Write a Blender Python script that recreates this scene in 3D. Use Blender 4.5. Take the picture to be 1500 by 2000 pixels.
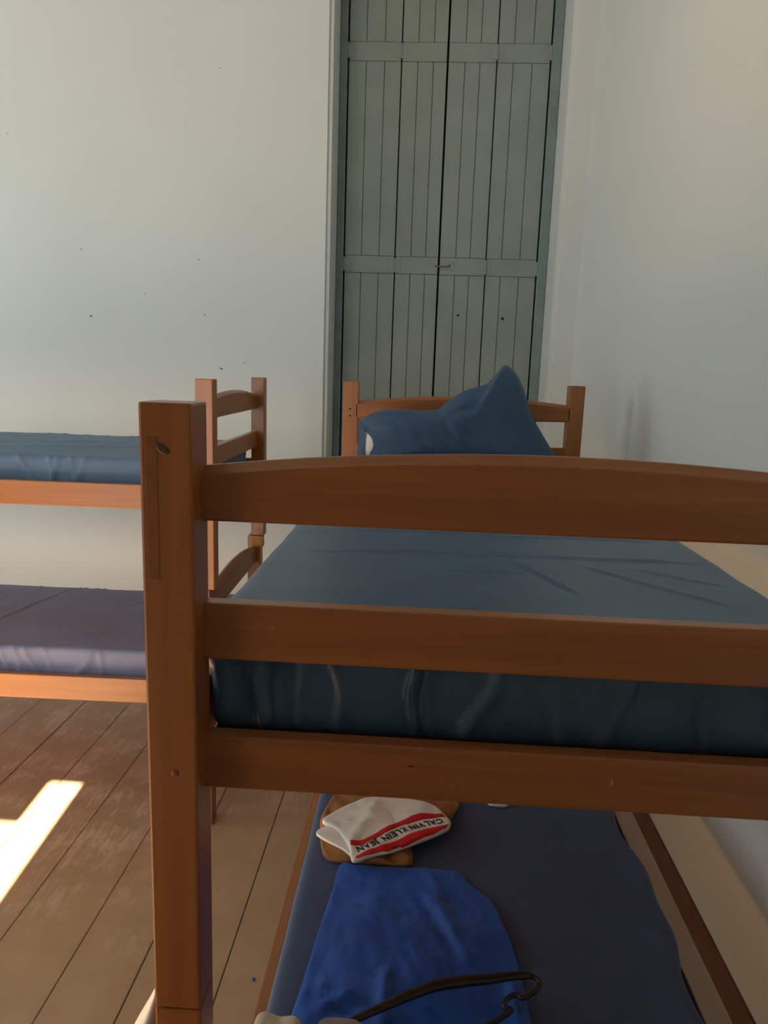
import bpy, bmesh, math, random
from mathutils import Vector, Matrix, noise
from mathutils.bvhtree import BVHTree
random.seed(7)
for o in list(bpy.data.objects): bpy.data.objects.remove(o)
SC = bpy.context.scene
COL = SC.collection

# ------------------------------------------------------------------ camera
F_PX, PITCH, YAW, ROLL, CAM_H = 1438.9, .1869, -.0471, .034, 1.5
def cam_vec(xx, uu, ff):
    cr, sr, cp, sp, cy, sy = math.cos(ROLL), math.sin(ROLL), math.cos(PITCH), math.sin(PITCH), math.cos(YAW), math.sin(YAW)
    x, up = xx*cr-uu*sr, xx*sr+uu*cr
    y, z = ff*cp+up*sp, -ff*sp+up*cp
    return Vector((x*cy+y*sy, -x*sy+y*cy, z))
cd = bpy.data.cameras.new('camera'); cam = bpy.data.objects.new('camera', cd); COL.objects.link(cam)
R_, U_, F_ = cam_vec(1,0,0), cam_vec(0,1,0), cam_vec(0,0,1)
m = Matrix((R_, U_, -F_)).transposed().to_4x4(); m.translation = (0,0,CAM_H)
cam.matrix_world = m
cd.sensor_fit = 'VERTICAL'; cd.sensor_height = 36; cd.sensor_width = 27; cd.lens = 36*F_PX/2000; cd.clip_start = .02
SC.camera = cam

# ------------------------------------------------------------------ light
w = bpy.data.worlds.new('sky'); SC.world = w; w.use_nodes = True
w.node_tree.nodes['Background'].inputs[0].default_value = (.75,.87,1,1)
w.node_tree.nodes['Background'].inputs[1].default_value = .5
SUN_EL = math.radians(38); SUN_DX = -.07
sl = bpy.data.lights.new('sun', 'SUN'); sl.energy = 60; sl.angle = .007; sl.color = (1,.89,.71)
so = bpy.data.objects.new('sun', sl); COL.objects.link(so)
so.rotation_mode = 'QUATERNION'
so.rotation_quaternion = Vector((SUN_DX, 1, -math.tan(SUN_EL))).to_track_quat('-Z','Y')
so.location = (-1,-6,6)
def area(name, loc, direction, sx, sy, power, color):
    l = bpy.data.lights.new(name,'AREA'); l.shape='RECTANGLE'; l.size=sx; l.size_y=sy; l.energy=power; l.color=color
    o = bpy.data.objects.new(name,l); COL.objects.link(o); o.location = loc
    o.rotation_mode='QUATERNION'; o.rotation_quaternion = Vector(direction).to_track_quat('-Z','Y')
    return o
area('window_daylight_rear', (-1.75,-1.06,1.55), (0,1,-.05), 1.5, 2.1, 31, (.84,.97,1))
area('window_daylight_left', (-4.3,2.2,1.9), (1,0,-.05), 1.6, 2.2, 40, (.82,.97,1))

SC.view_settings.view_transform = 'Standard'; SC.view_settings.look = 'None'
SC.view_settings.gamma = 1; SC.view_settings.use_curve_mapping = False
SC.view_settings.exposure = -0.06

# ------------------------------------------------------------------ materials
def nodes(name):
    mt = bpy.data.materials.new(name); mt.use_nodes = True
    nt = mt.node_tree; return mt, nt, nt.nodes['Principled BSDF']
def N(nt, t, **kw):
    n = nt.nodes.new(t)
    for k, v in kw.items():
        if k in n.inputs: n.inputs[k].default_value = v
        else: setattr(n, k, v)
    return n
def ramp(nt, stops):
    r = nt.nodes.new('ShaderNodeValToRGB'); e = r.color_ramp.elements
    while len(e) < len(stops): e.new(.5)
    for q, (p, c) in zip(e, stops): q.position = p; q.color = (*c, 1) if len(c) == 3 else c
    return r
def bump(nt, src, bsdf, strength, dist):
    b = N(nt, 'ShaderNodeBump', Strength=strength, Distance=dist)
    nt.links.new(src, b.inputs['Height']); nt.links.new(b.outputs[0], bsdf.inputs['Normal'])
def plain(name, col, rough=.6, spec=.4, noise_amt=.12, scale=12, bump_s=0, bump_d=.001, metal=0):
    mt, nt, b = nodes(name)
    tc = N(nt,'ShaderNodeTexCoord'); nz = N(nt,'ShaderNodeTexNoise', Scale=scale, Detail=5)
    nt.links.new(tc.outputs['Object'], nz.inputs['Vector'])
    lo = tuple(c*(1-noise_amt) for c in col); hi = tuple(min(1,c*(1+noise_amt)) for c in col)
    r = ramp(nt, [(.3,lo),(.7,hi)]); nt.links.new(nz.outputs[0], r.inputs[0]); nt.links.new(r.outputs[0], b.inputs['Base Color'])
    b.inputs['Roughness'].default_value = rough; b.inputs['Specular IOR Level'].default_value = spec; b.inputs['Metallic'].default_value = metal
    if bump_s: bump(nt, nz.outputs[0], b, bump_s, bump_d)
    return mt
def wood_mat(name, axis, dark, light, rough=.36, scale=1.0):
    mt, nt, b = nodes(name)
    tc = N(nt,'ShaderNodeTexCoord'); mp = N(nt,'ShaderNodeMapping')
    s = [34*scale]*3; s[axis] = 1.6*scale
    mp.inputs['Scale'].default_value = s
    oi = N(nt,'ShaderNodeObjectInfo'); mul = N(nt,'ShaderNodeVectorMath', operation='SCALE'); mul.inputs[0].default_value = (31,17,23)
    nt.links.new(oi.outputs['Random'], mul.inputs['Scale']); nt.links.new(mul.outputs[0], mp.inputs['Location'])
    nt.links.new(tc.outputs['Object'], mp.inputs['Vector'])
    n1 = N(nt,'ShaderNodeTexNoise', Scale=1.0, Detail=8, Roughness=.62, Distortion=.6); nt.links.new(mp.outputs[0], n1.inputs['Vector'])
    n2 = N(nt,'ShaderNodeTexNoise', Scale=.12, Detail=3); nt.links.new(mp.outputs[0], n2.inputs['Vector'])
    mx = N(nt,'ShaderNodeMath', operation='ADD'); mx2 = N(nt,'ShaderNodeMath', operation='MULTIPLY'); mx2.inputs[1].default_value = .5
    nt.links.new(n1.outputs[0], mx.inputs[0]); nt.links.new(n2.outputs[0], mx.inputs[1]); nt.links.new(mx.outputs[0], mx2.inputs[0])
    mid = tuple((a+c)/2 for a, c in zip(dark, light))
    r = ramp(nt, [(.34,dark),(.5,mid),(.66,light)]); nt.links.new(mx2.outputs[0], r.inputs[0])
    nt.links.new(r.outputs[0], b.inputs['Base Color'])
    b.inputs['Roughness'].default_value = rough; b.inputs['Specular IOR Level'].default_value = .45
    b.inputs['Coat Weight'].default_value = .25; b.inputs['Coat Roughness'].default_value = .3
    bump(nt, n1.outputs[0], b, .06, .002)
    return mt
WD, WL = (.25,.080,.020), (.42,.155,.038)
WOOD = [wood_mat('varnished_wood_%s' % 'xyz'[i], i, WD, WL) for i in range(3)]
PALE = wood_mat('pale_rail_wood', 1, (.50,.36,.27), (.60,.45,.34), .6)  # paler wood tone for one lower side rail
WOOD_RAW = plain('splintered_raw_wood', (.55,.27,.1), .75, .2, .35, 60, .6, .004)
KNOT = plain('dark_wood_knot', (.075,.03,.016), .45)
STAIN = plain('dark_wood_inlay', (.225,.078,.026), .42, .4, .2, 30)
HOLE = plain('dark_hole', (.015,.01,.008), .8)
PLUG = plain('pale_wood_plug', (.42,.22,.11), .5)

def wall_mat(name, col, rough=.42):
    mt, nt, b = nodes(name)
    tc = N(nt,'ShaderNodeTexCoord')
    n1 = N(nt,'ShaderNodeTexNoise', Scale=1.3, Detail=4); n2 = N(nt,'ShaderNodeTexNoise', Scale=9, Detail=6, Roughness=.6)
    for n in (n1,n2): nt.links.new(tc.outputs['Object'], n.inputs['Vector'])
    r = ramp(nt, [(.3,tuple(c*.965 for c in col)),(.7,tuple(min(1,c*1.02) for c in col))])
    nt.links.new(n1.outputs[0], r.inputs[0]); nt.links.new(r.outputs[0], b.inputs['Base Color'])
    b.inputs['Roughness'].default_value = rough; b.inputs['Specular IOR Level'].default_value = .35
    bump(nt, n2.outputs[0], b, .12, .006)
    return mt
WALL = wall_mat('white_wall_paint', (.725,.75,.735))
CEIL = wall_mat('white_ceiling_paint', (.72,.74,.72), .7)

def floor_mat():
    mt, nt, b = nodes('worn_brown_floor_paint')
    tc = N(nt,'ShaderNodeTexCoord'); oi = N(nt,'ShaderNodeObjectInfo')
    n1 = N(nt,'ShaderNodeTexNoise', Scale=7, Detail=10, Roughness=.72); nt.links.new(tc.outputs['Object'], n1.inputs['Vector'])
    n3 = N(nt,'ShaderNodeTexNoise', Scale=1.1, Detail=3); nt.links.new(tc.outputs['Object'], n3.inputs['Vector'])
    mp = N(nt,'ShaderNodeMapping'); mp.inputs['Scale'].default_value = (60,7,1); mp.inputs['Rotation'].default_value = (0,0,.95)
    nt.links.new(tc.outputs['Object'], mp.inputs['Vector'])
    n2 = N(nt,'ShaderNodeTexNoise', Scale=1, Detail=8, Roughness=.7, Distortion=1.2); nt.links.new(mp.outputs[0], n2.inputs['Vector'])
    base = ramp(nt, [(.3,(.385,.245,.138)),(.7,(.46,.305,.178))]); nt.links.new(n1.outputs[0], base.inputs[0])
    # worn patches: scuffs gated by a broad noise
    gate = ramp(nt, [(.46,(0,0,0)),(.62,(1,1,1))]); nt.links.new(n3.outputs[0], gate.inputs[0])
    av = N(nt,'ShaderNodeMath', operation='MULTIPLY_ADD'); av.inputs[1].default_value = .45; nt.links.new(n2.outputs[0], av.inputs[0]); hf = N(nt,'ShaderNodeMath', operation='MULTIPLY'); hf.inputs[1].default_value = .55; nt.links.new(n1.outputs[0], hf.inputs[0]); nt.links.new(hf.outputs[0], av.inputs[2])
    sc = ramp(nt, [(.5,(0,0,0)),(.58,(1,1,1))]); nt.links.new(av.outputs[0], sc.inputs[0])
    mu = N(nt,'ShaderNodeMath', operation='MULTIPLY'); nt.links.new(gate.outputs[0], mu.inputs[0]); nt.links.new(sc.outputs[0], mu.inputs[1])
    mx = N(nt,'ShaderNodeMix', data_type='RGBA'); nt.links.new(mu.outputs[0], mx.inputs[0]); nt.links.new(base.outputs[0], mx.inputs[6]); mx.inputs[7].default_value = (.60,.44,.32,1)
    # small pale specks
    vo = N(nt,'ShaderNodeTexVoronoi', Scale=7.5); nt.links.new(tc.outputs['Object'], vo.inputs['Vector'])
    sp = ramp(nt, [(.022,(1,1,1)),(.03,(0,0,0))]); nt.links.new(vo.outputs['Distance'], sp.inputs[0])
    mx2 = N(nt,'ShaderNodeMix', data_type='RGBA'); nt.links.new(sp.outputs[0], mx2.inputs[0]); nt.links.new(mx.outputs[2], mx2.inputs[6]); mx2.inputs[7].default_value = (.6,.52,.42,1)
    nt.links.new(mx2.outputs[2], b.inputs['Base Color'])
    b.inputs['Roughness'].default_value = .42; b.inputs['Specular IOR Level'].default_value = .45
    bump(nt, n1.outputs[0], b, .15, .003)
    return mt
FLOOR = floor_mat()
SKIRT = plain('brown_skirting_paint', (.17,.075,.045), .5)
DOOR = plain('grey_green_door_paint', (.275,.318,.295), .5, .4, .07, 5, .1, .003)
FRAME = plain('blue_grey_frame_paint', (.215,.275,.27), .5, .4, .14, 9, .1, .003)
GAP = plain('dark_door_gap', (.015,.017,.016), .9)
LATCH = plain('painted_rusty_iron', (.17,.165,.13), .55, .4, .5, 60)
CHIP = plain('chipped_plaster', (.2,.2,.19), .9, .2, .4, 60)

def fabric(name, col, rough=.62, weave=900, sheen=.04, vary=.1):
    mt, nt, b = nodes(name)
    tc = N(nt,'ShaderNodeTexCoord')
    n1 = N(nt,'ShaderNodeTexNoise', Scale=7, Detail=6, Roughness=.6); nt.links.new(tc.outputs['Object'], n1.inputs['Vector'])
    n2 = N(nt,'ShaderNodeTexNoise', Scale=weave, Detail=2); nt.links.new(tc.outputs['Object'], n2.inputs['Vector'])
    r = ramp(nt, [(.32,tuple(c*(1-vary) for c in col)),(.68,tuple(c*(1+vary) for c in col))]); nt.links.new(n1.outputs[0], r.inputs[0])
    nt.links.new(r.outputs[0], b.inputs['Base Color'])
    b.inputs['Roughness'].default_value = rough; b.inputs['Specular IOR Level'].default_value = .35
    b.inputs['Sheen Weight'].default_value = sheen; b.inputs['Sheen Roughness'].default_value = .5
    bump(nt, n2.outputs[0], b, .1, .0006)
    return mt
NAVY = fabric('slate_blue_sheet', (.050,.104,.185), .36)
NAVY_LOW = fabric('navy_sheet', (.050,.082,.165))
NAVY_B = fabric('brightened_navy_sheet', (.10,.17,.27))  # same navy fabric, its colour raised for the stronger light and haze there
PILLOW = fabric('navy_pillowcase', (.034,.080,.155))
ROYAL = fabric('royal_blue_cloth', (.011,.088,.44), .5, 1200, .1, .22)
WHITE_F = fabric('white_cotton', (.76,.75,.70), .8, 1500, .1, .04)
TAN_F = fabric('tan_brown_cotton', (.30,.125,.035), .8, 1500, .1, .15)
BEIGE_F = fabric('beige_cotton', (.55,.49,.39), .8, 1500, .1, .08)
GREY_F = fabric('pinkish_grey_cotton', (.27,.23,.23), .8, 1500, .1, .1)
RED_P = plain('red_print', (.58,.018,.022), .7, .3, .08)
INK = plain('black_print', (.02,.02,.022), .7, .3)
BLACK_PL = plain('black_plastic', (.022,.02,.019), .38, .5)
BAG = plain('white_thin_plastic', (.7,.68,.68), .4, .5)

# ------------------------------------------------------------------ helpers
def link_mesh(name, bm, mat, parent=None, smooth=False, loc=None):
    me = bpy.data.meshes.new(name)
    bmesh.ops.recalc_face_normals(bm, faces=bm.faces[:]); bm.to_mesh(me); bm.free()
    if smooth:
        for p in me.polygons: p.use_smooth = True
    for mt in (mat if isinstance(mat,(list,tuple)) else [mat]): me.materials.append(mt)
    o = bpy.data.objects.new(name, me); COL.objects.link(o)
    if parent: o.parent = parent
    if loc is not None: o.location = loc
    return o
def thing(name, label, cat, loc=(0,0,0), rz=0, group=None):
    o = bpy.data.objects.new(name, None); COL.objects.link(o); o.location = loc; o.rotation_euler = (0,0,rz)
    o.empty_display_size = .1
    return tag(o, label, cat, group)
def tag(o, label, cat, group=None):
    o['label'] = label; o['category'] = cat
    if group: o['group'] = group
    return o
def structure(o): o['kind'] = 'structure'; return o
def add_box(bm, lo, hi, bev=0, seg=1):
    q = bmesh.new(); bmesh.ops.create_cube(q, size=1)
    for v in q.verts: v.co = Vector([lo[i]+(v.co[i]+.5)*(hi[i]-lo[i]) for i in range(3)])
    if bev: bmesh.ops.bevel(q, geom=q.edges[:], offset=bev, segments=seg, affect='EDGES', profile=.6)
    t = bpy.data.meshes.new('t'); q.to_mesh(t); q.free(); bm.from_mesh(t); bpy.data.meshes.remove(t)
def box(name, lo, hi, mat, parent=None, bev=.0025, seg=1):
    bm = bmesh.new(); add_box(bm, lo, hi, bev, seg); return link_mesh(name, bm, mat, parent)
def prism(name, pts, axis, a, b, mat, parent=None, bev=0, seg=2):
    """polygon pts (2-D) extruded along an axis from a to b"""
    bm = bmesh.new()
    def P(p, t):
        c = list(p); c.insert(axis, t); return Vector(c)
    f0 = [bm.verts.new(P(p,a)) for p in pts]; f1 = [bm.verts.new(P(p,b)) for p in pts]
    n = len(pts); bm.faces.new(f0); bm.faces.new(f1[::-1])
    for i in range(n): bm.faces.new((f0[i], f0[(i+1)%n], f1[(i+1)%n], f1[i]))
    bmesh.ops.recalc_face_normals(bm, faces=bm.faces[:])
    if bev:
        ed = [e for e in bm.edges if len(e.link_faces)==2 and e.calc_face_angle(0) > .5]
        bmesh.ops.bevel(bm, geom=ed, offset=bev, segments=seg, affect='EDGES')
    return link_mesh(name, bm, mat, parent)
def disc(name, c, rx, rz, mat, parent, n=14, depth=.0012, tilt=0, nrm=(0,-1)):
    """thin oval on a face that looks towards -Y"""
    bm = bmesh.new(); ca, sa = math.cos(tilt), math.sin(tilt); r = []
    for s in (1, .6):
        r.append([bm.verts.new((c[0]+s*(rx*math.cos(a)*ca-rz*math.sin(a)*sa), c[1]-(depth if s<1 else depth*.3), c[2]+s*(rx*math.cos(a)*sa+rz*math.sin(a)*ca))) for a in [2*math.pi*i/n for i in range(n)]])
    for i in range(n): bm.faces.new((r[0][i], r[0][(i+1)%n], r[1][(i+1)%n], r[1][i]))
    bm.faces.new(r[1])
    bk = [bm.verts.new((v.co.x, c[1]+.002, v.co.z)) for v in r[0]]
    for i in range(n): bm.faces.new((r[0][(i+1)%n], r[0][i], bk[i], bk[(i+1)%n]))
    bm.faces.new(bk[::-1])
    return link_mesh(name, bm, mat, parent)
def spline(pts, n, closed=False):
    """Catmull-Rom resample"""
    P = [Vector(p) for p in pts]; out = []; k = len(P)
    segs = k if closed else k-1
    for i in range(segs):
        g = (lambda j: P[j%k]) if closed else (lambda j: P[max(0,min(k-1,j))])
        p0,p1,p2,p3 = g(i-1),g(i),g(i+1),g(i+2)
        for s in range(n):
            t = s/n
            out.append(.5*((2*p1)+(p2-p0)*t+(2*p0-5*p1+4*p2-p3)*t*t+(3*p1-p0-3*p2+p3)*t**3))
    if not closed: out.append(P[-1].copy())
    return out
def tube(bm, pts, rad, n=10, flat=1.0):
    rings = []
    for i, p in enumerate(pts):
        d = (pts[min(i+1,len(pts)-1)]-pts[max(i-1,0)]).normalized()
        side = d.cross(Vector((0,0,1)));  side = side.normalized() if side.length > 1e-4 else Vector((1,0,0))
        up = side.cross(d).normalized(); r = rad(i/(len(pts)-1)) if callable(rad) else rad
        rings.append([bm.verts.new(p+side*(r*math.cos(a))+up*(r*flat*math.sin(a))) for a in [2*math.pi*j/n for j in range(n)]])
    for a, b in zip(rings, rings[1:]):
        for j in range(n): bm.faces.new((a[j],a[(j+1)%n],b[(j+1)%n],b[j]))
    bm.faces.new(rings[0][::-1]); bm.faces.new(rings[-1])
def sm(x): x = max(0,min(1,x)); return x*x*(3-2*x)
def seg_d(px, py, a, b):
    ax, ay = a; bx, by = b; dx, dy = bx-ax, by-ay; L2 = dx*dx+dy*dy
    t = ((px-ax)*dx+(py-ay)*dy)/L2; tc = max(0,min(1,t))
    return math.hypot(px-ax-tc*dx, py-ay-tc*dy), tc, ((px-ax)*dy-(py-ay)*dx)/math.sqrt(L2)
def crease(px, py, a, b, h, wd):
    """fold with a small valley beside it, fading towards its ends"""
    d, t, s = seg_d(px, py, a, b)
    if d > 4*wd: return 0
    e = sm(t/.18)*sm((1-t)/.18) if 0 < t < 1 else 0
    return h*e*(math.exp(-(s/wd)**2)-.7*math.exp(-((s-1.5*wd)/wd)**2))

def soft_box(name, size, r, step, disp, mat, parent=None, loc=(0,0,0), rz=0, rings=4):
    """closed rounded box on a lattice; origin at the middle of its underside; disp(p, n) shifts along the normal"""
    half = [size[0]/2, size[1]/2, size[2]/2]
    ax = []
    for i in range(3):
        h = half[i]; inner = h-r
        cs = [-h+r*(1-math.cos(math.pi/2*k/rings)) for k in range(rings)]
        n = max(1, round(2*inner/step[i])); cs += [-inner+2*inner*k/n for k in range(n+1)]
        cs += [-c for c in cs[:rings][::-1]]; ax.append(cs)
    nx, ny, nz = [len(a)-1 for a in ax]
    bm = bmesh.new(); V = {}
    def vert(i,j,k):
        key = (i,j,k)
        if key in V: return V[key]
        p = Vector((ax[0][i],ax[1][j],ax[2][k])); q = Vector([max(-half[c]+r,min(half[c]-r,p[c])) for c in range(3)])
        nrm = (p-q); nrm = nrm.normalized() if nrm.length > 1e-9 else Vector((0,0,1))
        co = q+nrm*r; co.z += half[2]
        co = co + nrm*disp(co, nrm)
        V[key] = bm.verts.new(co); return V[key]
    for i in range(nx):
        for j in range(ny):
            for k in (0,nz):
                bm.faces.new((vert(i,j,k),vert(i+1,j,k),vert(i+1,j+1,k),vert(i,j+1,k)))
    for i in range(nx):
        for k in range(nz):
            for j in (0,ny):
                bm.faces.new((vert(i,j,k),vert(i+1,j,k),vert(i+1,j,k+1),vert(i,j,k+1)))
    for j in range(ny):
        for k in range(nz):
            for i in (0,nx):
                bm.faces.new((vert(i,j,k),vert(i,j+1,k),vert(i,j+1,k+1),vert(i,j,k+1)))
    o = link_mesh(name, bm, mat, parent, True, loc); o.rotation_euler = (0,0,rz)
    return o
def drape(name, outline, centre, z0, height, mat, parent=None, rings=16, sub=4, edge=.35, disp=None, closed_sub=True, smooth=True):
    """a lying cloth: a closed outline (x, y) filled by rings towards its centre; rounded rim, thickness, folds"""
    P = spline([(x,y,0) for x,y in outline], sub, True) if closed_sub else [Vector((x,y,0)) for x,y in outline]
    c = Vector((*centre,0)); n = len(P); bm = bmesh.new()
    def ring(ts, zf):
        return [bm.verts.new((c.x+(p.x-c.x)*ts, c.y+(p.y-c.y)*ts, zf(c.x+(p.x-c.x)*ts, c.y+(p.y-c.y)*ts, ts))) for p in P]
    def top(x, y, t):
        k = 1-sm((t-(1-edge))/edge)*.0
        rim = math.sqrt(max(0,1-max(0,(t-.94)/.06)**2))
        return z0+.002+height*(.45+.55*rim)*(.75+.25*(1-t))+(disp(x,y,t) if disp else 0)*(rim*.8+.2)
    rs = [ring(1.0, lambda x,y,t: z0)]
    for t in (1.0,.99,.975,.955,.93): rs.append(ring(t, top))
    for i in range(1, rings): rs.append(ring(.93*(1-i/rings), top))
    for a, b in zip(rs, rs[1:]):
        for i in range(n): bm.faces.new((a[i],a[(i+1)%n],b[(i+1)%n],b[i]))
    cv = bm.verts.new((c.x,c.y,top(c.x,c.y,0)))
    for i in range(n): bm.faces.new((rs[-1][i],rs[-1][(i+1)%n],cv))
    cb = bm.verts.new((c.x,c.y,z0))
    for i in range(n): bm.faces.new((rs[0][(i+1)%n],rs[0][i],cb))
    return link_mesh(name, bm, mat, parent, smooth)

# ------------------------------------------------------------------ room shell
SHADE_WALL_Y = .28
XW, YB, YR, XL, ZC = .73, 3.75, -.55, -4.2, 4.2
fl = bpy.data.objects.new('floor', None); COL.objects.link(fl); structure(fl)
edges = [-1.259-.2*i for i in range(15)][::-1] + [-1.049,-.837,-.652,-.44,-.24,-.03,.18,.39,.6,.74]
edges = [XL-.06]+[e for e in edges if e > XL+.02]
for i, (a, b) in enumerate(zip(edges, edges[1:])):
    dz = random.uniform(-.0012,.0008)
    box('floor_plank', (a+.0010, YR-.45, -.03), (b-.0010, YB+.46, dz), FLOOR, fl, .0018)
box('floor_underlay', (XL-.06, YR-.45, -.06), (.76, YB+.46, -.031), GAP, fl, 0)

wb = prism('wall_back', [(XL-.3,-.03),(-.487,-.03),(-.487,3.5),(.613,3.5),(.613,-.03),(1.1,-.03),(1.1,ZC),(XL-.3,ZC)], 1, YB, YB+.45, WALL, None, .02, 4)
structure(wb)
structure(box('wall_right', (XW,YR-.6,-.03), (XW+.35,YB+.001,ZC), WALL, None, 0))
WX0, WX1 = -2.45, -.94      # rear window opening
wr = prism('wall_rear', [(XL-.3,-.03),(XL-.3,ZC),(1.1,ZC),(1.1,-.03),(WX1,-.03),(WX1,2.64),(WX0,2.64),(WX0,-.03)], 1, YR-.45, YR, WALL)
structure(wr)
wl = prism('wall_left', [(YR-.1,-.03),(YR-.1,ZC),(YB+.1,ZC),(YB+.1,-.03),(3.05,-.03),(3.05,3.1),(1.35,3.1),(1.35,-.03)], 0, XL-.3, XL, WALL)
structure(wl)
structure(box('ceiling', (XL-.3,YR-.45,ZC), (1.1,YB+.45,ZC+.1), CEIL, None, 0))
structure(prism('baseboard_right', [(XW-.014,0),(XW,0),(XW,.226),(XW-.006,.226),(XW-.014,.216)], 1, YR+.02, YB-.002, SKIRT))
structure(box('added_shade_wall', (-.82,YR+.001,-.03), (-.68,SHADE_WALL_Y,ZC), WALL, None, 0))  # unseen wall added beside the camera to keep the near footboard in shade
# shutter of the rear window: upper panel left closed
w1 = bpy.data.objects.new('window_1', None); COL.objects.link(w1); structure(w1)
box('shutter_panel', (WX0, YR-.43, 2.43), (-1.06, YR-.39, 2.64), DOOR, w1)
box('threshold', (WX0, YR-.45, -.03), (WX1, YR-.02, .02), FRAME, w1)
w2 = bpy.data.objects.new('window_2', None); COL.objects.link(w2); structure(w2)
box('low_panel', (XL-.2, 1.36, -.03), (XL-.14, 3.04, .85), DOOR, w2)
# plaster chips on the back wall
for (x, z, s, k) in [(-1.02,2.883,.008,.3),(-1.727,2.051,.009,.8),(-1.135,2.017,.01,-.3),(-1.409,1.849,.006,0),(-1.688,1.731,.015,.7),(-1.107,1.754,.011,.4),(-1.026,1.492,.015,-.6),(-.908,1.527,.008,-.4),(-2.069,2.58,.006,0)]:
    bm = bmesh.new(); n = 11; a = []; b = []
    for i in range(n):
        t = 2*math.pi*i/n; q = s*random.uniform(.6,1.25)
        u, v = q*math.cos(t), .5*q*math.sin(t)
        a.append(bm.verts.new((x+u*math.cos(k)-v*math.sin(k), YB+.002, z+u*math.sin(k)+v*math.cos(k))))
    c = bm.verts.new((x, YB-.003, z)); cb = bm.verts.new((x, YB+.004, z))
    for i in range(n): bm.faces.new((a[i],a[(i+1)%n],c)); bm.faces.new((a[(i+1)%n],a[i],cb))
    link_mesh('plaster_chip', bm, CHIP, wb)

# ------------------------------------------------------------------ door in the back wall
YD = 4.03
d1 = bpy.data.objects.new('door_1', None); COL.objects.link(d1); structure(d1); d1.location = (0,0,0)
box('frame_post', (-.487,YD-.012,0), (-.449,YD+.08,3.46), FRAME, d1, .004)
box('frame_post', (.564,YD-.012,0), (.613,YD+.08,3.46), FRAME, d1, .004)
box('frame_head', (-.449,YD-.012,3.42), (.564,YD+.08,3.46), FRAME, d1, .004)
box('dark_void_sheet', (-.45,YD+.07,0), (.565,YD+.079,3.42), GAP, d1, 0)  # near-black sheet put in for the unlit void behind the leaf gaps
LX = [(-.441,[-.355,-.263],-.181),(-.175,[-.096,-.019],.047),(.057,[.138,.212],.293),(.299,[.376,.47],.556)]
def add_hinge(x, z, leaf, two=True):
    bm = bmesh.new()
    tube(bm, [Vector((x,YD-.006,z-.034)), Vector((x,YD-.006,z-.012)), Vector((x,YD-.006,z+.012)), Vector((x,YD-.006,z+.034))], .006, 8)
    add_box(bm, (x-.03,YD-.0055,z-.032), (x-.003,YD-.002,z+.032), .001)
    add_box(bm, (x+.003,YD-.0055,z-.032), (x+.03,YD-.002,z+.032), .001)
    link_mesh('hinge', bm, DOOR, leaf)
for li, (x0, gr, x1) in enumerate(LX):
    leaf = box('door_leaf', (x0,YD+.014,.02), (x1,YD+.05,3.41), DOOR, d1, .002)
    xs = [x0]+gr+[x1]
    for (z0, z1) in ((.16,2.011),(2.1,3.028),(3.118,3.41)):
        for a, b in zip(xs, xs[1:]):
            dy = random.uniform(-.001,.001)
            box('board', (a+(.0013 if a != x0 else 0),YD+dy,z0), (b-(.0013 if b != x1 else 0),YD+.0145,z1), DOOR, leaf, .0012)
    for (z0, z1) in ((.02,.158),(2.0125,2.0985),(3.0295,3.1165)):
        box('cross_rail', (x0,YD-.0025,z0), (x1,YD+.0145,z1), DOOR, leaf, .0022)
    for z in (2.054,3.075):
        if li == 0: add_hinge(-.178, z, leaf); add_hinge(-.445, z, leaf)
        if li == 3: add_hinge(.296, z, leaf); add_hinge(.56, z, leaf)
    if li == 2:
        bm = bmesh.new(); add_box(bm, (.066,YD-.006,2.036), (.132,YD-.002,2.072), .001)
        link_mesh('latch_plate', bm, DOOR, leaf)
        bm = bmesh.new(); tube(bm, [Vector((.03,YD-.011,2.053)), Vector((.07,YD-.011,2.053)), Vector((.11,YD-.011,2.055))], .0045, 8)
        tube(bm, [Vector((.108,YD-.004,2.055)), Vector((.108,YD-.014,2.057)), Vector((.108,YD-.021,2.063))], .004, 6)
        link_mesh('latch_bolt', bm, LATCH, leaf)
        disc('old_screw', (.165,YD-.001,1.81), .006, .006, GAP, leaf)
    if li == 3: disc('old_screw', (.40,YD-.001,1.80), .008, .008, GAP, leaf)

# ------------------------------------------------------------------ bunk beds
W, L, PX, PY = .84, 1.943, .054, .053
def arch(name, x0, x1, y0, y1, zb, ze, zc, mat, parent, lift=0, n=28):
    """rail with an arched top, rounded along its upper edges; its ends sit in the posts"""
    bm = bmesh.new(); rings = []; r, q = .0075, .003
    for i in range(n+1):
        s = i/n; x = x0+(x1-x0)*s; b = zb+lift*s; t = ze+(zc-ze)*4*s*(1-s)+lift*s
        pr = [(y0,b+q),(y0+q,b),(y1-q,b),(y1,b+q)]
        pr += [(y1-r+r*math.cos(a),t-r+r*math.sin(a)) for a in [math.pi/2*k/5 for k in range(6)]]
        pr += [(y0+.0135,t), (y0+.0115,t-.0005), (y0+.0008,t-.0095), (y0,t-.0115)]
        rings.append([bm.verts.new((x,y,z)) for y, z in pr])
    k = len(rings[0])
    for a, b in zip(rings, rings[1:]):
        for i in range(k): bm.faces.new((a[i],a[(i+1)%k],b[(i+1)%k],b[i]))
    bm.faces.new(rings[0][::-1]); bm.faces.new(rings[-1])
    return link_mesh(name, bm, mat, parent)
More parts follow.
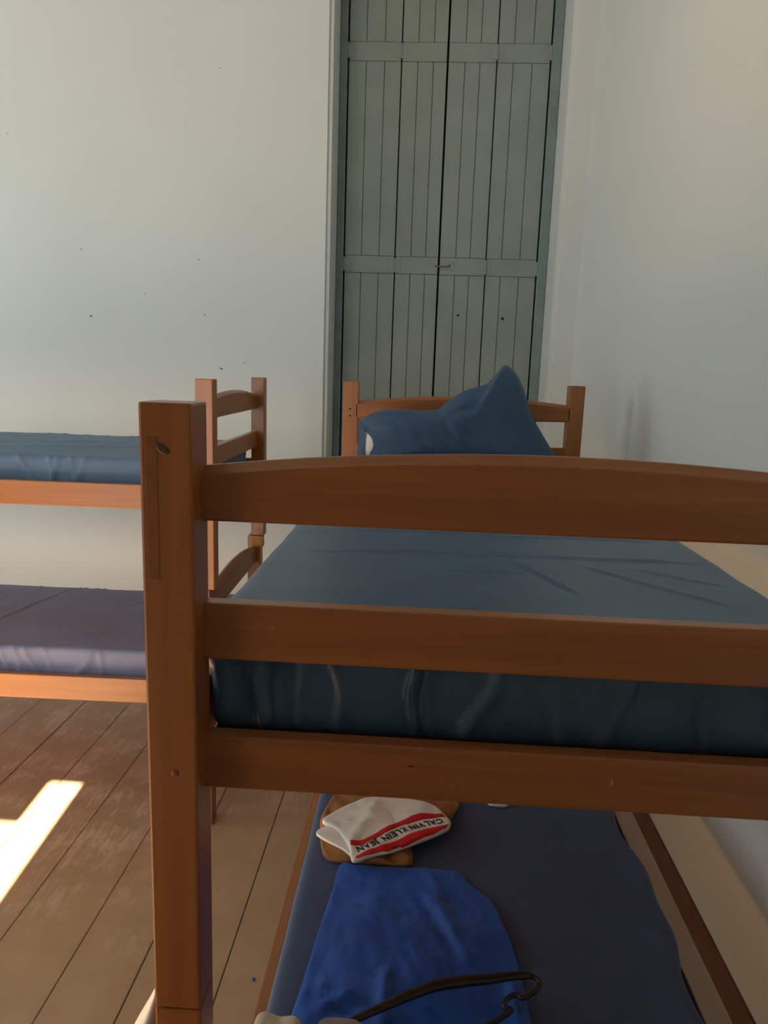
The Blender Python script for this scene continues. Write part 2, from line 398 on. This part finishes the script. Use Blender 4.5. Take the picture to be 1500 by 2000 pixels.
def bunk(label, loc, rz, joint, arch_drop, far_lift, wide_rail, inset=0):
    shift = 0
    t = thing('bunk_bed', label, 'bunk bed', loc, rz, 'wooden bunk beds')
    tops = {(0,0):1.464,(1,0):1.464,(0,1):1.466,(1,1):1.466+far_lift}
    P = {}
    for ix in (0,1):
        for iy in (0,1):
            x0 = ix*(W-PX); y0 = iy*(L-PY)
            P['u',ix,iy] = box('post', (x0,y0,joint), (x0+PX,y0+PY,tops[ix,iy]), WOOD[2], t, .003, 2)
            P['l',ix,iy] = box('post', (x0+shift,y0+(0 if iy else inset),0), (x0+PX+shift,y0+PY+(0 if iy else inset),joint-.0015), WOOD[2], t, .003, 2)
    for iy in (0,1):
        y0, y1 = ((.030,.053) if iy == 0 else (L-.053,L-.030)); lf = far_lift if iy else 0
        a, b = PX-.006, W-PX+.006
        arch('top_rail', a, b, y0, y1, 1.340, 1.397, 1.4215, WOOD[0], t, lf)
        for (z0, z1) in ((1.186,1.250),(1.032,1.096)):
            bm = bmesh.new(); add_box(bm, (a,y0,z0), (b,y1,z1), .0045, 3)
            for v in bm.verts: v.co.z += lf*(v.co.x-a)/(b-a)
            P['r',iy,z0] = link_mesh('end_rail', bm, WOOD[0], t)
        arch('low_top_rail', a+shift, b+shift, y0, y1, joint-.112-arch_drop, joint-.05-arch_drop, joint-.012-arch_drop, WOOD[0], t)
        box('end_rail', (a+shift,y0,.405), (b+shift,y1,.47), WOOD[0], t, .0028, 2)
    for s in (0,1):
        x0, x1 = ((.018,.040) if s == 0 else (W-.040,W-.018))
        box('side_rail', (x0,PY-.002,1.059), (x1,L-PY+.002,1.136), WOOD[1], t, .0028, 2)
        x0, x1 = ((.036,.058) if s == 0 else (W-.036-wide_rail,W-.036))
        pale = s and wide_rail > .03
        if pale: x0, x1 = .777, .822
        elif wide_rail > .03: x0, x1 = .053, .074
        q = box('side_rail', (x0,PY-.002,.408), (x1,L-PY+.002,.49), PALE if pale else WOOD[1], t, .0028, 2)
        if pale: q['label'] = 'pale side rail'
    box('base_board', (.048,.06,1.058), (W-.048,L-.06,1.075), WOOD[1], t, .002)
    box('base_board', (.076,.06,.418), ((.776 if wide_rail > .03 else W-.06+shift),L-.06,.434), WOOD[1], t, .002)
    return t, P
A_LOC = (-.281,.72,0)
bedA, PA = bunk('dark varnished wooden bunk bed in the foreground, its slatted footboard facing the camera', A_LOC, 0, .768, .10, .011, .045)
# marks on the near post and rails
u = PA['u',0,0]
disc('wood_knot', (.024,0,1.418), .0085, .0045, KNOT, u, tilt=-.6)
box('dark_inlay', (.0075,-.0006,1.283), (.0185,.002,1.43), STAIN, u, .0003)
disc('peg_plug', (.030,0,1.066), .004, .0045, STAIN, u)
r3 = PA['r',0,1.032]; r2 = PA['r',0,1.186]
disc('wood_knot', (.285,.031,1.073), .005, .002, KNOT, r3)
disc('peg_plug', (.505,.031,1.068), .0025, .006, PLUG, r3)
disc('peg_plug', (.13,.031,1.225), .002, .002, PLUG, r2)
f = PA['u',0,1]
disc('screw_hole', (.026,L-PY,1.371), .0034, .0034, HOLE, f); disc('screw_hole', (.026,L-PY,1.347), .0034, .0034, HOLE, f)

B_LOC = (-.624,2.184,0); B_RZ = math.radians(90)+.018
bedB, PB = bunk('honey brown wooden bunk bed standing along the back wall, left of the grey door', B_LOC, B_RZ, .815, 0, .008, .022, .015)
# splintered notch at the joint of the rear right post (local: x = W side, y = 0 end)
bm = bmesh.new()
add_box(bm, (W-PX-.003,.002,.768), (W-PX+.02,.05,.812), .002)
bmesh.ops.subdivide_edges(bm, edges=bm.edges[:], cuts=3, use_grid_fill=True)
for v in bm.verts: v.co += Vector((noise.noise(v.co*90)*.004, noise.noise(v.co*80+Vector((3,1,2)))*.003, 0))
link_mesh('splintered_edge', bm, WOOD_RAW, PB['l',1,0])

# ------------------------------------------------------------------ mattresses
def mat_disp(creases=(), ends=(), sides=(), seed=0, crown=.004, bulge=.0, size=(1,1,.13), amp=.0022, side_amp=.004):
    hx, hy, hz = size[0]/2, size[1]/2, size[2]
    def f(p, n):
        d = 0
        if n.z > -.3:
            d += amp*noise.fractal(Vector((p.x*4+seed, p.y*4, p.z*3)), 1, 2, 3)
        if n.z > .3:
            k = n.z
            d += k*crown*(1-(p.x/hx)**2)*(1-(p.y/hy)**2)
            for a, b, h, wd in creases: d += .55*k*crease(p.x, p.y, a, b, h, wd)
        if abs(n.y) > .3:
            e = -1 if n.y < 0 else 1; k = abs(n.y)
            for x0, x1, h, wd in ends:      # fold from (x0, bottom) to (x1, top) on the y ends
                t = p.z/hz; xc = x0+(x1-x0)*t+.006*math.sin(7*t+x0*40)
                d += 1.5*k*h*math.exp(-((p.x-xc)/wd)**2)*(1-.45*t)
            d += k*side_amp*noise.noise(Vector((p.x*14+seed, p.z*5, 2.3)))
        if abs(n.x) > .3:
            k = abs(n.x)
            for y0, y1, h, wd in sides:
                t = p.z/hz; yc = y0+(y1-y0)*t
                d += 1.3*k*h*math.exp(-((p.y-yc)/wd)**2)*(1-.35*t)
            d += k*side_amp*noise.noise(Vector((p.y*9+seed, p.z*5, 5.1)))
            d += k*bulge*sm((p.z/hz-.45)/.25)
        return d*max(0, 1+1.5*min(0, n.z))
    return f
# upper mattress on the near bed
sz = (.732,1.80,.134)
up_creases = [((-.34,-.52),(.36,-.49),.005,.009),((-.30,-.36),(.34,-.345),.004,.008),((.02,-.53),(.10,-.72),.0045,.006),((.12,-.54),(.30,-.74),.004,.006),
              ((.2,-.55),(.33,-.63),.0035,.006),((-.33,-.2),(.33,-.22),.003,.01),((-.1,-.62),(.05,-.61),.002,.006)]
end_folds = [(-.35,-.352,.006,.007),(-.305,-.300,.009,.008),(-.285,-.272,.006,.005),(-.245,-.262,.005,.006),(-.205,-.222,.006,.006),(-.13,-.119,.011,.0042),
             (-.108,-.115,.009,.0036),(-.07,-.02,.010,.009),(-.035,-.01,.005,.006),(.03,.05,.006,.008),(.085,.12,.009,.009),(.2,.2,.005,.004),(.27,.262,.004,.006)]
mA = soft_box('mattress', sz, .026, (.0042,.0055,.008), mat_disp(up_creases, end_folds, (), 1.7, .004, .008, sz), NAVY, None, (.1295,.788+.9,1.0765))
tag(mA, 'slate blue covered mattress on the foreground top bunk, a pillow at its far end', 'mattress', 'mattresses on the bunk beds')
# lower mattress on the near bed
sz = (.668,1.80,.132)
def edge_wave(p, n):
    d = mat_disp((((-.3,.1),(.3,.12),.0015,.02),), (), (), 4.2, .0, 0, sz, .0006, .001)(p, n)
    if n.x > .3: d += n.x*(.010*math.sin(p.y*13+1.1)+.005*math.sin(p.y*31))*sm(p.z/sz[2]*1.2)
    return d
mA2 = soft_box('mattress', sz, .022, (.014,.014,.014), edge_wave, NAVY_LOW, None, (.137,.79+.9,.4355))
tag(mA2, 'navy covered mattress on the bottom bunk nearest the camera, clothes lying on it', 'mattress', 'mattresses on the bunk beds')
# the two mattresses on the back bed (long side along the bed's local y)
def on_b(x, y, z):
    c, s = math.cos(B_RZ), math.sin(B_RZ); return (B_LOC[0]+c*x-s*y, B_LOC[1]+s*x+c*y, z)
sz = (.70,1.80,.134)
cr = [((-.22,-.05),(-.02,-.75),.006,.012),((-.1,.1),(.1,-.6),.005,.01),((-.05,-.2),(.2,-.7),.004,.01),((-.28,.2),(-.2,-.45),.004,.014),((.0,.3),(.22,-.2),.004,.012)]
sd = [(-.42,-.46,.008,.010),(-.45,-.43,.007,.007),(-.49,-.55,.007,.010),(-.4,-.33,.006,.010),(-.52,-.50,.006,.006),(-.05,-.16,.008,.012),(.0,-.1,.006,.01),(-.15,-.25,.007,.01),(.18,.18,.006,.012),(.3,.26,.006,.012)]
mB = soft_box('mattress', sz, .017, (.012,.007,.009), mat_disp(cr, (), sd, 8.1, .006, .006, sz), NAVY_B, None, on_b(.42,.067+.9,1.0765), B_RZ)
tag(mB, 'bare navy mattress, brighter light put into its colour, on the top bunk along the back wall', 'mattress', 'mattresses on the bunk beds')
sz = (.67,1.80,.132)
cr = [((-.36,-.03),(.34,-.17),.006,.008),((-.3,.27),(.33,.05),.004,.010),((-.1,-.62),(.33,-.62),.003,.012),((-.34,.34),(.2,.22),.004,.012),((.05,-.45),(.3,-.58),.003,.01),((-.2,.45),(.3,.28),.004,.012)]
sd = [(-.03,-.03,.006,.006),(-.30,-.27,.006,.008),(-.26,-.22,.007,.007),(-.36,-.30,.006,.008),(-.2,-.2,.006,.006),(-.46,-.54,.010,.016),(-.57,-.56,.006,.010),(-.41,-.37,.005,.008),(.2,.2,.004,.01)]
mB2 = soft_box('mattress', sz, .016, (.010,.007,.009), mat_disp(cr, (), sd, 12.4, .003, .004, sz), fabric('glare_tinted_navy_sheet', (.20,.215,.34)), None, on_b(.42,.067+.9,.4355), B_RZ)  # same navy fabric with the veiling glare mixed into its colour
tag(mB2, 'creased navy mattress, glare put into its colour, on the bottom bunk along the back wall', 'mattress', 'mattresses on the bunk beds')

# ------------------------------------------------------------------ pillow on the far end of the near top bunk
pil = thing('pillow', 'navy pillow with one raised corner leaning on the far headboard of the top bunk', 'pillow', (.1,2.42,1.213))
out = [(-.158,0),(-.161,.05),(-.176,.085),(-.203,.120),(-.188,.142),(-.134,.165),(-.06,.170),(.041,.172),(.073,.194),(.129,.235),(.18,.252),(.21,.266),(.24,.300),(.263,.324),(.297,.302),(.325,.254),(.355,.172),(.393,.108),(.44,.035),(.445,.0),(.3,-.001),(.15,-.001),(0,-.001)]
P = spline([(x-.1,0,z) for x, z in out], 5, True)
for p in P: p.z = max(p.z, 0)
c = Vector((.02,0,.085)); n = len(P); bm = bmesh.new()
def pil_off(x, z, t):
    base = (1-t**2.6)**.6
    th = .085*base
    f = 0
    f += .008*math.exp(-(((x+.02)-(z-.16)*1.2)/.012)**2)*sm((z-.1)/.06)
    f += crease(x, z, (-.16,.15), (-.10,.02), .008, .012) + crease(x, z, (-.09,.12), (-.03,.02), .008, .012)
    f -= crease(x, z, (-.02,.17), (.09,.19), .010, .014)
    f += crease(x, z, (.0,.17), (.12,.07), .006, .014) + crease(x, z, (-.02,.16), (.05,.05), .005, .012)
    return th, f*base
front = []; back = []
R = 18
for i in range(R+1):
    t = 1-i/R
    fr = []; bk = []
    for p in P:
        x = c.x+(p.x-c.x)*t; z = c.z+(p.z-c.z)*t
        th, fd = pil_off(x, z, t); nz = .006*noise.fractal(Vector((x*7,z*7,1.3)),1,2,3)*(1-t**4)
        lean = .16*z
        fr.append(bm.verts.new((x, lean-th-fd-nz, z)) )
        if i: bk.append(bm.verts.new((x, lean+th*.75, z)))
    front.append(fr); back.append(bk if i else fr)
    if i == R: break
for A in (front, back):
    for a, b in zip(A, A[1:]):
        for i in range(n):
            q = (a[i],a[(i+1)%n],b[(i+1)%n],b[i])
            try: bm.faces.new(q if A is front else q[::-1])
            except ValueError: pass
bmesh.ops.remove_doubles(bm, verts=bm.verts[:], dist=1e-5)
link_mesh('pillowcase', bm, PILLOW, pil, True)
# hem flap hanging open at its left end and the white inner pillow showing
bm = bmesh.new()
pts = [(-.312,.012,.0),(-.309,.012,.06),(-.306,.014,.124),(-.291,.012,.130),(-.286,.006,.09),(-.285,.004,.045),(-.288,.004,0)]
a = [bm.verts.new(p) for p in pts]; b = [bm.verts.new((p[0],p[1]+.006,p[2])) for p in pts]
bm.faces.new(a); bm.faces.new(b[::-1])
for i in range(len(pts)): bm.faces.new((a[(i+1)%7],a[i],b[i],b[(i+1)%7]))
link_mesh('case_hem', bm, PILLOW, pil)['label'] = 'open hem of the pillowcase'
inner = soft_box('inner_pillow', (.12,.07,.10), .03, (.015,.015,.015), lambda p, n: .003*noise.noise(p*20), WHITE_F, pil, (-.232,.037,.001))
inner['label'] = 'white inner pillow'

# ------------------------------------------------------------------ clothes on the near bottom bunk
ZM = .5700
def cloth_noise(seed, a, sc=9):
    return lambda x, y, t: a*noise.fractal(Vector((x*sc+seed, y*sc, seed)), 1, 2, 4)
def blue_disp(x, y, t):
    d = .006*noise.fractal(Vector((x*9,y*7,.4)),1,2,4)+.0035*noise.fractal(Vector((x*26+y*9,y*20,2.4)),1,2,4)
    d += .006*math.exp(-((x-(.085-(y-1.1)*.25))/.012)**2)*sm((y-1.05)/.1)
    d += .008*math.exp(-((x-.178)/.010)**2)*sm((1.06-y)/.1)
    d += .008*math.exp(-((x+.02)/.010)**2)*sm((1.03-y)/.06)
    d += crease(x, y, (.03,1.22), (.12,1.02), .005, .012)+crease(x, y, (-.13,.97), (-.05,.93), .006, .01)+crease(x, y, (-.12,.92), (-.06,.95), .006, .01)
    return d
bl = drape('blue_cloth', [(-.119,1.251),(-.09,1.253),(-.046,1.253),(.02,1.257),(.081,1.258),(.105,1.252),(.116,1.238),(.124,1.222),(.161,1.18),(.177,1.119),(.188,1.062),(.193,1.01),(.196,.918),(.194,.84),(.1,.832),(0,.83),(-.1,.83),(-.165,.835),(-.156,.888),(-.147,.97),(-.136,1.089),(-.127,1.17)],
           (.02,1.05), ZM, .009, ROYAL, None, 34, 6, disp=blue_disp)
tag(bl, 'royal blue cloth spread on the bottom bunk under the black hanger', 'cloth')
# brown garment and the white folded one on top of it
br = drape('brown_garment', [(-.16,1.477),(-.176,1.40),(-.172,1.35),(-.164,1.309),(-.146,1.268),(-.09,1.262),(-.04,1.264),(.012,1.266),(.018,1.303),(.012,1.334),(.079,1.393),(.108,1.452),(.113,1.485),(.05,1.53),(-.06,1.54),(-.13,1.52)],
           (-.04,1.38), ZM, .012, TAN_F, None, 16, 5, disp=lambda x,y,t: .006*noise.fractal(Vector((x*30,y*30,3)),1,2,4)+.004*math.sin(110*x+60*y)*sm((t-.55)/.3))
tag(br, 'crumpled tan brown garment under the folded white one on the bottom bunk', 'garment')
wt = thing('white_garment', 'folded white garment with red stripes and black lettering on the bottom bunk', 'garment', (0,0,0))
lay = drape('under_layer', [(-.175,1.317),(-.158,1.345),(-.12,1.35),(-.09,1.30),(-.092,1.252),(-.12,1.277)], (-.125,1.31), ZM+.0185, .004, WHITE_F, wt, 8, 5, disp=cloth_noise(5,.002,20))
body = drape('body', [(-.105,1.431),(-.06,1.455),(.02,1.45),(.065,1.430),(.093,1.383),(.092,1.366),(.086,1.352),(.051,1.322),(-.019,1.275),(-.047,1.262),(-.066,1.251),(-.092,1.236),(-.100,1.250),(-.107,1.279),(-.134,1.328),(-.168,1.354),(-.151,1.386)],
             (-.02,1.36), ZM+.0215, .007, WHITE_F, wt, 18, 6, disp=lambda x,y,t: .0045*noise.fractal(Vector((x*20,y*20,9)),1,2,3)+.003*math.exp(-((x+.1-(y-1.3)*.3)/.01)**2))
bv = BVHTree.FromPolygons([v.co.copy() for v in body.data.vertices], [tuple(p.vertices) for p in body.data.polygons])
def top_z(x, y):
    h = bv.ray_cast(Vector((x,y,2)), Vector((0,0,-1)))
    return h[0].z if h[0] else ZM+.034
def band(name, A, B):
    a = spline([(x,y,0) for x,y in A], 6); b = spline([(x,y,0) for x,y in B], 6); n = 40
    def at(c, t):
        u = t*(len(c)-1); i = min(int(u), len(c)-2); return c[i].lerp(c[i+1], u-i)
    bm = bmesh.new(); g = []
    for i in range(n+1):
        pa, pb = at(a,i/n), at(b,i/n)
        g.append([pa.lerp(pb,k/4) for k in range(5)])
    up = [[bm.verts.new((p.x,p.y,top_z(p.x,p.y)+.0013)) for p in r] for r in g]
    lo = [[bm.verts.new((p.x,p.y,top_z(p.x,p.y)-.001)) for p in r] for r in g]
    for i in range(n):
        for k in range(4):
            bm.faces.new((up[i][k],up[i+1][k],up[i+1][k+1],up[i][k+1])); bm.faces.new((lo[i][k+1],lo[i+1][k+1],lo[i+1][k],lo[i][k]))
        bm.faces.new((up[i][0],lo[i][0],lo[i+1][0],up[i+1][0])); bm.faces.new((up[i+1][4],lo[i+1][4],lo[i][4],up[i][4]))
    for r, s in ((0,1),(n,-1)):
        for k in range(4): bm.faces.new((up[r][k],up[r][k+1],lo[r][k+1],lo[r][k])[::s])
    o = link_mesh(name, bm, RED_P, wt, True); o['label'] = 'red stripe'; return o
band('stripe', [(.077,1.402),(.03,1.392),(-.012,1.364),(-.051,1.326),(-.085,1.296),(-.105,1.288)], [(.083,1.390),(.035,1.376),(-.011,1.347),(-.05,1.311),(-.083,1.282),(-.103,1.276)])
band('stripe', [(.089,1.363),(.041,1.341),(-.010,1.305),(-.048,1.277),(-.068,1.264),(-.089,1.248)], [(.084,1.352),(.050,1.323),(-.017,1.276),(-.046,1.264),(-.066,1.252),(-.090,1.239)])
# lettering, upside down along the white band: runs from the right end to the left
mid = spline([(.086,1.377,0),(.04,1.360,0),(-.0105,1.327,0),(-.049,1.295,0),(-.075,1.274,0),(-.097,1.262,0)], 12)
cum = [0]
for p, q in zip(mid, mid[1:]): cum.append(cum[-1]+(q-p).length)
def on_mid(s):
    for i in range(len(mid)-1):
        if cum[i+1] >= s:
            k = (s-cum[i])/(cum[i+1]-cum[i]); return mid[i].lerp(mid[i+1], k), (mid[i+1]-mid[i]).normalized()
    return mid[-1], (mid[-1]-mid[-2]).normalized()
def letter(ch, size):
    cu = bpy.data.curves.new('t','FONT'); cu.body = ch; cu.size = size; cu.extrude = .0004; cu.offset = .0003; cu.resolution_u = 3
    o = bpy.data.objects.new('t', cu); COL.objects.link(o)
    dg = bpy.context.evaluated_depsgraph_get(); me = bpy.data.meshes.new_from_object(o.evaluated_get(dg))
    bpy.data.objects.remove(o); return me
text = 'CALVIN KLEIN JEAN'; SZ = .0225; s = .009; bm = bmesh.new()
wid = dict(C=.0125,A=.0128,L=.0098,V=.0125,I=.0052,N=.0132,K=.0118,E=.0108,J=.0088)
tot = sum(wid.get(c,.0065) for c in text); scl = (cum[-1]-.016)/tot
for ch in text:
    wch = wid.get(ch,.0065)*scl
    if ch != ' ':
        me = letter(ch, SZ); xs = [v.co.x for v in me.vertices]; ys = [v.co.y for v in me.vertices]
        cx = (min(xs)+max(xs))/2; cy = (min(ys)+max(ys))/2; kx = min(1.25, wch*.82/(max(xs)-min(xs))) if ch != 'I' else 1
        p, d = on_mid(s+wch/2); up = Vector((d.y,-d.x,0)) if False else Vector((-d.y,d.x,0))
        for v in me.vertices:
            q = p+d*((v.co.x-cx)*kx)+up*((v.co.y-cy)*.98); v.co = Vector((q.x,q.y,top_z(q.x,q.y)+.0012+(v.co.z)))
        bm.from_mesh(me); bpy.data.meshes.remove(me)
    s += wch
o = link_mesh('lettering', bm, INK, wt); o['label'] = 'black capital letters printed between the red stripes'

# black hanger across the blue cloth
hg = thing('clothes_hanger', 'black plastic clothes hanger lying across the royal blue cloth', 'hanger', (0,0,0))
zt = ZM+.0305
bm = bmesh.new()
arm = spline([(x,y,zt+dz) for x,y,dz in [(.203,.990,0),(.170,.984,.001),(.134,.974,.002),(.095,.965,.003),(.056,.953,.004),(.02,.934,.004),(-.011,.915,.004),(-.06,.884,.003),(-.1,.853,.002),(-.14,.815,0)]], 6)
tube(bm, arm, lambda t: .0084*(.75+.35*math.sin(math.pi*min(1,t*1.3))), 12, .75)
link_mesh('shoulder_arm', bm, BLACK_PL, hg, True)
bm = bmesh.new()
tube(bm, spline([(x,y,zt+dz) for x,y,dz in [(.200,.990,0),(.211,.984,0),(.214,.974,-.001),(.205,.961,-.001),(.190,.949,0),(.183,.946,0),(.178,.951,0),(.171,.950,0),(.160,.941,0),(.155,.930,0),(.159,.925,0),(.166,.924,0),(.155,.914,0),(.135,.898,0),(.08,.862,0),(.03,.835,0),(-.02,.815,0),(-.14,.812,0)]], 5), .0038, 10)
link_mesh('bottom_bar', bm, BLACK_PL, hg, True)

# cuffs of further clothes at the very front of the bottom bunk
bg = drape('beige_garment', [(-.200,.886),(-.19,.894),(-.16,.893),(-.138,.888),(-.132,.875),(-.134,.84),(-.15,.815),(-.195,.815),(-.200,.85)], (-.168,.858), ZM+.010, .018, BEIGE_F, None, 10, 5, disp=lambda x,y,t: .003*math.sin(x*160)*sm((t-.3)/.4)+.002*noise.noise(Vector((x*40,y*40,1))))
tag(bg, 'rolled beige garment at the near edge of the bottom bunk, left of the hanger', 'garment')
gg = drape('grey_garment', [(-.105,.859),(-.09,.867),(-.07,.868),(-.05,.864),(-.04,.85),(-.045,.80),(-.105,.80),(-.115,.83)], (-.078,.835), ZM+.040, .016, GREY_F, None, 10, 5, disp=cloth_noise(2,.003,18))
tag(gg, 'pinkish grey garment at the near edge of the bottom bunk, over the hanger arm', 'garment')

# small stray things
ps = drape('pale_scrap', [(.182,1.490),(.197,1.484),(.222,1.487),(.229,1.505),(.207,1.52),(.185,1.511)], (.206,1.501), ZM, .004, WHITE_F, None, 5, 4, disp=cloth_noise(3,.002,60))  # small pale shape lying on the lower mattress
tag(ps, 'small pale scrap on the bottom bunk, just under the footboard rail', 'paper')
bm = bmesh.new(); bmesh.ops.create_uvsphere(bm, u_segments=12, v_segments=8, radius=.0042)
for v in bm.verts: v.co.z *= .8
bd = link_mesh('bead', bm, ROYAL, None, True, (-.360,1.572,.0034)); tag(bd, 'tiny blue bead on the floorboards beside the bottom bunk', 'bead')

# white plastic bag knotted to the near left post, just below the joint
bag = thing('plastic_bag', 'white plastic bag hanging at the left side of the foreground bed post', 'bag', (-.281,.76,.80))
bm = bmesh.new(); n = 18; prev = None
for k in range(15):
    t = k/14; z = -.012-.20*t
    rx = .002+.030*sm(t/.8)*(1-.5*sm((t-.85)/.15)); ry = .005+.030*sm(t/.5)*(1-.5*sm((t-.75)/.25))
    ring = [bm.verts.new((-.0035-rx+rx*math.cos(a)*(1+.12*math.sin(5*a+t*4)), .0+ry*math.sin(a)*(1+.15*math.sin(4*a+2)), z)) for a in [2*math.pi*i/n for i in range(n)]]
    if prev:
        for i in range(n): bm.faces.new((prev[i],prev[(i+1)%n],ring[(i+1)%n],ring[i]))
    else: bm.faces.new(ring[::-1])
    prev = ring
bm.faces.new(prev)
link_mesh('bag_body', bm, BAG, bag, True)
